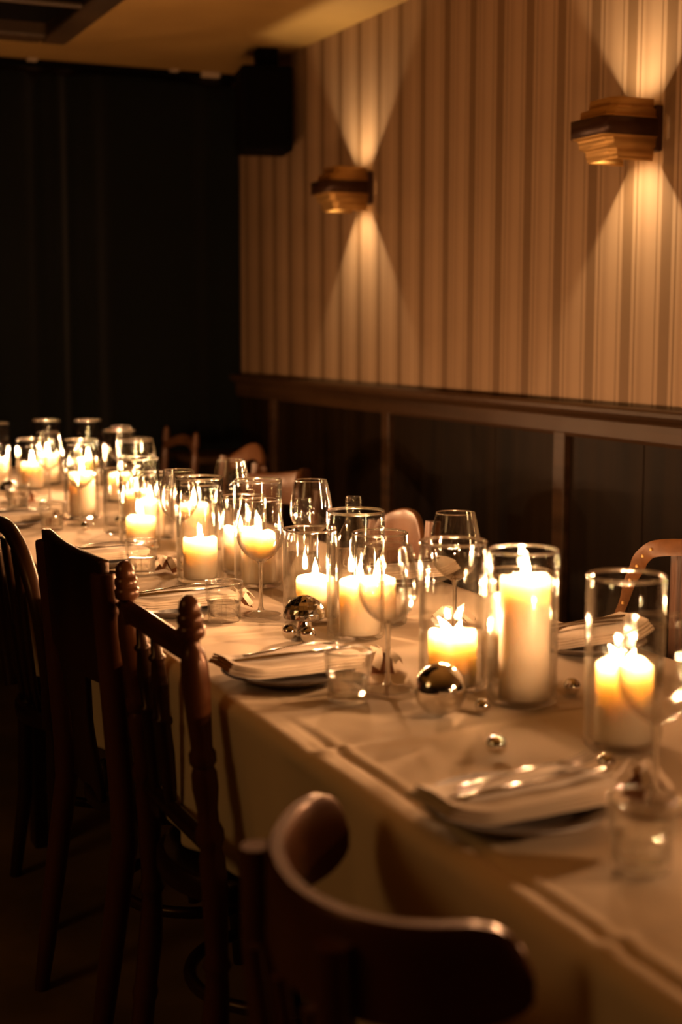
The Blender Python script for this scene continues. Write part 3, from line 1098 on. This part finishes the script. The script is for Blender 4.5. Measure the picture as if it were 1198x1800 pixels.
def hoop(parent, mat, cx, r, z):
    pts = [(cx + r * math.cos(2 * math.pi * i / 40), r * math.sin(2 * math.pi * i / 40), z) for i in range(40)]
    MB().tube(pts, 0.0105, 10, closed=True).build('stretcher_ring', mat, parent)


def front_legs(parent, mat, cx, sy=0.13, z=0.42):
    for s in (-1, 1):
        MB().tube([(cx + 0.125, s * sy, z), (cx + 0.135, s * (sy + 0.01), 0.2), (cx + 0.15, s * (sy + 0.02), 0.0)], [0.017, 0.016, 0.012], 14).build('leg', mat, parent)


# chair with a wide bent top rail, nearest
A = thing('bentwood_chair', 'dark bentwood chair with a wide curved top rail, nearest the camera', 'chair', (0.60, 1.155, 0))
md = M['chair_red']
arc = cr([(0.018, 0.200, 0), (-0.049, 0.160, 0), (-0.104, 0.084, 0), (-0.128, 0.010, 0), (-0.131, -0.060, 0), (-0.108, -0.122, 0), (-0.066, -0.160, 0), (0.016, -0.190, 0)], 7)
n = len(arc)
hi = [0.780 for i in range(n)]
lo = []
for i in range(n):
    u = abs(2 * i / (n - 1) - 1)
    e = max(0, (u - 0.80) / 0.20)
    lo.append(0.690 + 0.022 * e ** 2)
    hi[i] -= 0.042 * e ** 2.5
MB().sweep([(p.x, p.y) for p in arc], 0.021, lo, hi).build('top_rail', md, A, angle=50)
for y, xt in ((0.125, -0.110), (-0.115, -0.134)):
    MB().tube([(xt + 0.000, y, 0.757), (xt + 0.002, y, 0.66), (xt + 0.02, y * 1.05, 0.46), (xt + 0.01, y * 1.1, 0.2), (xt - 0.02, y * 1.2, 0)], [0.0165, 0.018, 0.019, 0.018, 0.013], 16, up=(1, 0, 0)).build('back_post', md, A)
for y in (-0.062, 0.008, 0.078):
    MB().tube([(-0.134 + 0.3 * y * y, y, 0.675), (-0.118, y, 0.57), (-0.105, y, 0.455)], 0.0080, 10, up=(1, 0, 0)).build('spindle', md, A)
ring_seat(A, md, 0.085, 0.2, 0.455)
hoop(A, md, 0.085, 0.155, 0.23)
front_legs(A, md, 0.085)

# chair with turned posts and finials
B = thing('spindle_chair', 'dark chair with turned back posts topped by ball finials, second from camera', 'chair', (0.61, 2.01, 0))
finial = [(0, .0), (0.0, 0.017), (0.12, 0.019), (0.18, 0.0185), (0.2, 0.022), (0.215, 0.0185), (0.30, 0.020), (0.36, 0.0175), (0.385, 0.0165), (0.395, 0.0215), (0.41, 0.0165), (0.43, 0.017), (0.52, 0.0195),
          (0.575, 0.019), (0.59, 0.0155), (0.605, 0.021), (0.62, 0.021), (0.635, 0.0155), (0.655, 0.0150), (0.69, 0.0190), (0.715, 0.0185), (0.725, 0.0150), (0.733, 0.0195), (0.748, 0.0195), (0.756, 0.0155), (0.80, 0.0175), (0.865, 0.0205), (0.895, 0.0190), (0.912, 0.0150), (0.920, 0.0110),
          (0.927, 0.0110), (0.934, 0.0190), (0.948, 0.0200), (0.952, 0.0165), (0.958, 0.0185), (0.968, 0.0180), (0.971, 0.0145), (0.977, 0.0160), (0.990, 0.0130), (0.998, 0.007), (1.0, 0.001)]
bendB = lambda z: 0.036 * min(1, max(0, (0.90 - z) / 0.45)) - 0.035 * max(0, (0.3 - z) / 0.3)
mB = M['chair_dark']
for y in (-0.16, 0.16):
    turned(0, 0.905, finial[1:], y=y, bend=bendB).build('back_post', M['chair_red'], B, angle=50)
MB().tube(cr([(bendB(0.84), -0.155, 0.822), (-0.006 + bendB(0.84), -0.05, 0.826), (-0.006 + bendB(0.84), 0.06, 0.828), (bendB(0.84), 0.165, 0.822), (bendB(0.84), 0.178, 0.820)], 5), 0.017, 12, flat=(0.62, 1.15)).build('crest_rail', M['chair_red'], B)
MB().tube([(bendB(0.52), -0.155, 0.535), (bendB(0.52), 0.155, 0.535)], 0.015, 12, flat=(0.7, 1.1)).build('lower_rail', mB, B)
spf = [(0, 0.008), (0.1, 0.011), (0.3, 0.013), (0.46, 0.011), (0.475, 0.0145), (0.5, 0.0145), (0.515, 0.010), (0.7, 0.013), (0.82, 0.010), (0.835, 0.0135), (0.85, 0.0135), (0.865, 0.009), (1, 0.0075)]
for y in (0.022, 0.098):
    turned(0.540, 0.820, spf, y=y, bend=bendB, seg=14).build('spindle', mB, B, angle=50)
ring_seat(B, mB, 0.195, 0.19, 0.465, M['chair_dark'])
hoop(B, mB, 0.205, 0.15, 0.255)
front_legs(B, mB, 0.195)

# chair with a broad board back between round posts
Cc = thing('board_back_chair', 'dark chair with a broad board back between round posts, third from camera', 'chair', (0.59, 2.42, 0))
bendC = lambda z: 0.026 * min(1, max(0, (0.88 - z) / 0.40)) - 0.060 * max(0, (0.42 - z) / 0.42)
for y in (-0.20, 0.20):
    pts = [(bendC(z), y, z) for z in (0, 0.1, 0.2, 0.3, 0.42, 0.5, 0.6, 0.7, 0.8, 0.872, 0.878)]
    MB().tube(pts, [0.0135, 0.017, 0.0195, 0.021, 0.022, 0.0225, 0.0225, 0.0225, 0.0225, 0.0225, 0.0215], 22, up=(1, 0, 0)).build('back_post', M['chair_red'], Cc, angle=50)
mb = MB()
rows = []
for z in (0.690, 0.70, 0.74, 0.80, 0.86, 0.893, 0.90):
    rows.append([(bendC(z) - 0.012 * math.cos(math.pi * (j / 14 - 0.5)) + 0.000, -0.205 + 0.41 * j / 14, z - (0.012 * math.cos(math.pi * (j / 14 - 0.5)) if z < 0.72 else 0)) for j in range(15)])
mb.grid(rows).build('back_board', mB, Cc, solid=0.018, bevel=0.004, angle=50)
rows = []
for i in range(13):
    t = i / 12
    z = 0.45 + 0.25 * t
    w = 0.050 + 0.042 * (math.cos(2 * math.pi * t) * 0.5 + 0.5) + 0.016 * math.sin(math.pi * t)
    rows.append([(bendC(z) - 0.012 * t, 0.02 + w * s, z) for s in (-1, -0.5, 0, 0.5, 1)])
MB().grid(rows).build('splat', mB, Cc, solid=0.012, bevel=0.003, angle=50)
ring_seat(Cc, mB, 0.205, 0.19, 0.46)
hoop(Cc, mB, 0.225, 0.15, 0.25)
front_legs(Cc, mB, 0.205)

# hoop-back chair with flat slats
Dd = thing('hoop_back_chair', 'dark chair with a bent hoop back and flat slats, cut by the frame edge', 'chair', (0.61, 3.05, 0))
hp = [(0.03, -0.195, 0.45), (0.022, -0.222, 0.56), (0.012, -0.226, 0.66), (0.0, -0.205, 0.745), (-0.01, -0.15, 0.812), (-0.015, -0.07, 0.845), (-0.017, 0, 0.852), (-0.015, 0.07, 0.845), (-0.01, 0.15, 0.812), (0.0, 0.205, 0.745), (0.012, 0.226, 0.66), (0.022, 0.222, 0.56), (0.03, 0.195, 0.45)]
MB().tube(cr(hp, 6), 0.017, 14, up=(1, 0, 0)).build('hoop', mB, Dd)
for k, y in enumerate((-0.095, -0.0, 0.095)):
    rows = []
    for i in range(11):
        t = i / 10
        z = 0.455 + (0.835 - 0.012 - 1.2 * y * y - 0.455) * t
        w = 0.020 + 0.016 * t ** 2
        yy = y * (0.75 + 0.45 * t)
        rows.append([(0.03 - 0.045 * t, yy + w * s, z) for s in (-1, 0, 1)])
    MB().grid(rows).build('slat', mB, Dd, solid=0.009, bevel=0.002, angle=60)
ring_seat(Dd, mB, 0.2, 0.2, 0.455)
hoop(Dd, mB, 0.22, 0.15, 0.25)
front_legs(Dd, mB, 0.2)
for s in (-1, 1):
    MB().tube([(0.05, s * 0.14, 0.44), (0.045, s * 0.155, 0.2), (0.02, s * 0.17, 0.0)], [0.018, 0.017, 0.013], 14, up=(1, 0, 0)).build('leg', mB, Dd)


# chairs across the table (built facing +x, turned round)
def far_base(t, m, cx=0.2):
    ring_seat(t, m, cx, 0.195, 0.455)
    front_legs(t, m, cx)


def back_legs(t, m, ys, ztop, xtop=0.0, r=0.016):
    for y in ys:
        MB().tube([(xtop, y, ztop), (xtop + 0.02, y, 0.6), (xtop + 0.03, y, 0.45), (xtop + 0.02, y, 0.2), (xtop - 0.01, y, 0)], [r, r, r * 1.1, r, r * 0.8], 14, up=(1, 0, 0)).build('back_post', m, t)


mo = M['chair_orange']
F1 = thing('ladder_back_chair', 'honey wood chair with finials and arched top slat beside the curtain end', 'chair', (1.74, 5.33, 0), math.pi)
for y in (-0.185, 0.185):
    turned(0, 0.878, [(t, r * 0.72) for t, r in finial[1:]], y=y, bend=lambda z: 0.03 * min(1, (0.9 - z) / 0.45)).build('back_post', mo, F1, angle=50)
for zc, hgt in ((0.808, 0.040), (0.66, 0.045)):
    ar = [(0.0, -0.18 + 0.36 * i / 12) for i in range(13)]
    MB().sweep([(0.008 - 0.025 * math.sin(math.pi * i / 12), p[1]) for i, p in enumerate(ar)], 0.014, [zc - hgt / 2 + 0.030 * math.sin(math.pi * i / 12) for i in range(13)], [zc + hgt / 2 - 0.012 + 0.040 * math.sin(math.pi * i / 12) for i in range(13)]).build('back_slat', mo, F1)
far_base(F1, mo)

F2 = thing('arched_back_chair', 'honey wood chair with a humped arched top rail, second from the curtain', 'chair', (1.66, 4.46, 0), math.pi)
back_legs(F2, mo, (-0.155, 0.155), 0.835)
k = 16
MB().sweep([(-0.012 - 0.045 * math.sin(math.pi * i / k), -0.185 + 0.37 * i / k) for i in range(k + 1)], 0.018,
           [0.772 + 0.062 * math.sin(math.pi * i / k) ** 1.5 for i in range(k + 1)], [0.826 + 0.060 * max(0, math.sin(math.pi * i / k)) ** 1.5 for i in range(k + 1)]).build('top_rail', mo, F2, angle=50)
MB().sweep([(0.0 - 0.03 * math.sin(math.pi * i / k), -0.15 + 0.30 * i / k) for i in range(k + 1)], 0.014, [0.60] * (k + 1), [0.645] * (k + 1)).build('lower_rail', mo, F2)
far_base(F2, mo)

mr = M['chair_orange']
F3 = thing('wide_back_chair', 'brown wooden chair with a wide bowed back rail, behind the clear bottles', 'chair', (1.60, 3.945, 0), math.pi)
back_legs(F3, mr, (-0.13, 0.15), 0.80, xtop=-0.05)
MB().sweep([(0.045 - 0.115 * math.sin(math.pi * i / k), -0.215 + 0.43 * i / k) for i in range(k + 1)], 0.018,
           [0.735 + 0.03 * max(0, (i / k - 0.85) / 0.15) ** 2 for i in range(k + 1)], [0.820 + 0.048 * (3 * (i / k) ** 2 - 2 * (i / k) ** 3) - 0.045 * max(0, (i / k - 0.88) / 0.12) ** 2 for i in range(k + 1)]).build('top_rail', mr, F3, angle=50)
far_base(F3, mr)

F4 = thing('round_back_chair', 'reddish wooden chair with rounded back panel and fluted post', 'chair', (1.455, 2.850, 0), math.pi)
back_legs(F4, mr, (0.132,), 0.852, xtop=-0.004, r=0.017)
back_legs(F4, mr, (-0.158,), 0.82, xtop=-0.004, r=0.017)
rows = []
for i in range(17):
    u = i / 16
    y = -0.145 + 0.245 * u
    zt = 0.805 + 0.056 * max(0.0, math.sin(math.pi * u)) ** 0.6
    rows.append([(0.004 - 0.03 * math.sin(math.pi * u), y, 0.60 + (zt - 0.60) * q) for q in (0, 0.33, 0.66, 0.9, 1)])
MB().grid(rows).build('back_panel', mr, F4, solid=0.014, bevel=0.004, angle=60)
far_base(F4, mr)

F5 = thing('grained_back_chair', 'brown chair with a coarse-grained plank back at the frame edge, wall side', 'chair', (1.640, 1.955, 0), math.pi)
mg = M['chair_grain']
back_legs(F5, mg, (-0.15, 0.15), 0.62, xtop=0.01)
rows = []
for i in range(13):
    u = i / 12
    y = -0.16 + 0.32 * u
    rows.append([(0.0 - 0.02 * math.sin(math.pi * u), y, 0.50 + (0.855 + 0.040 * math.sin(math.pi * u) - 0.50) * q) for q in (0, 0.25, 0.5, 0.75, 0.95, 1)])
MB().grid(rows).build('back_plank', mg, F5, solid=0.02, bevel=0.004, angle=60)
far_base(F5, mg)

# leather strap of a bag slung over the plank-backed chair
st = thing('leather_strap', 'tan leather strap with brass studs looped from the grained chair back', 'strap', (1.60, 2.12, 0.0))
path = cr([(0.04, -0.17, 0.845), (0.02, -0.115, 0.878), (-0.016, -0.035, 0.874), (-0.02, 0.006, 0.853), (-0.02, 0.026, 0.827), (-0.02, 0.047, 0.796), (-0.02, 0.064, 0.755), (-0.022, 0.089, 0.707), (-0.024, 0.104, 0.665), (-0.02, 0.118, 0.60)], 6)
MB().tube(path, [0.016 - 0.007 * min(1, max(0, (i - 22) / 14)) for i in range(len(path))], 12, flat=(1.0, 0.085), up=(-0.75, -0.6, 0.35)).build('strap', M['leather'], st, angle=60)
for i in (14, 18, 23, 29, 36):
    p = path[i]
    MB().lathe([(0, 0.0034), (0.0026, 0.0028), (0.0036, 0.001), (0.0036, -0.0024), (0, -0.0026)], 14, (p.x - 0.001, p.y - 0.001, p.z + 0.001)).build('stud', M['brass'], st)
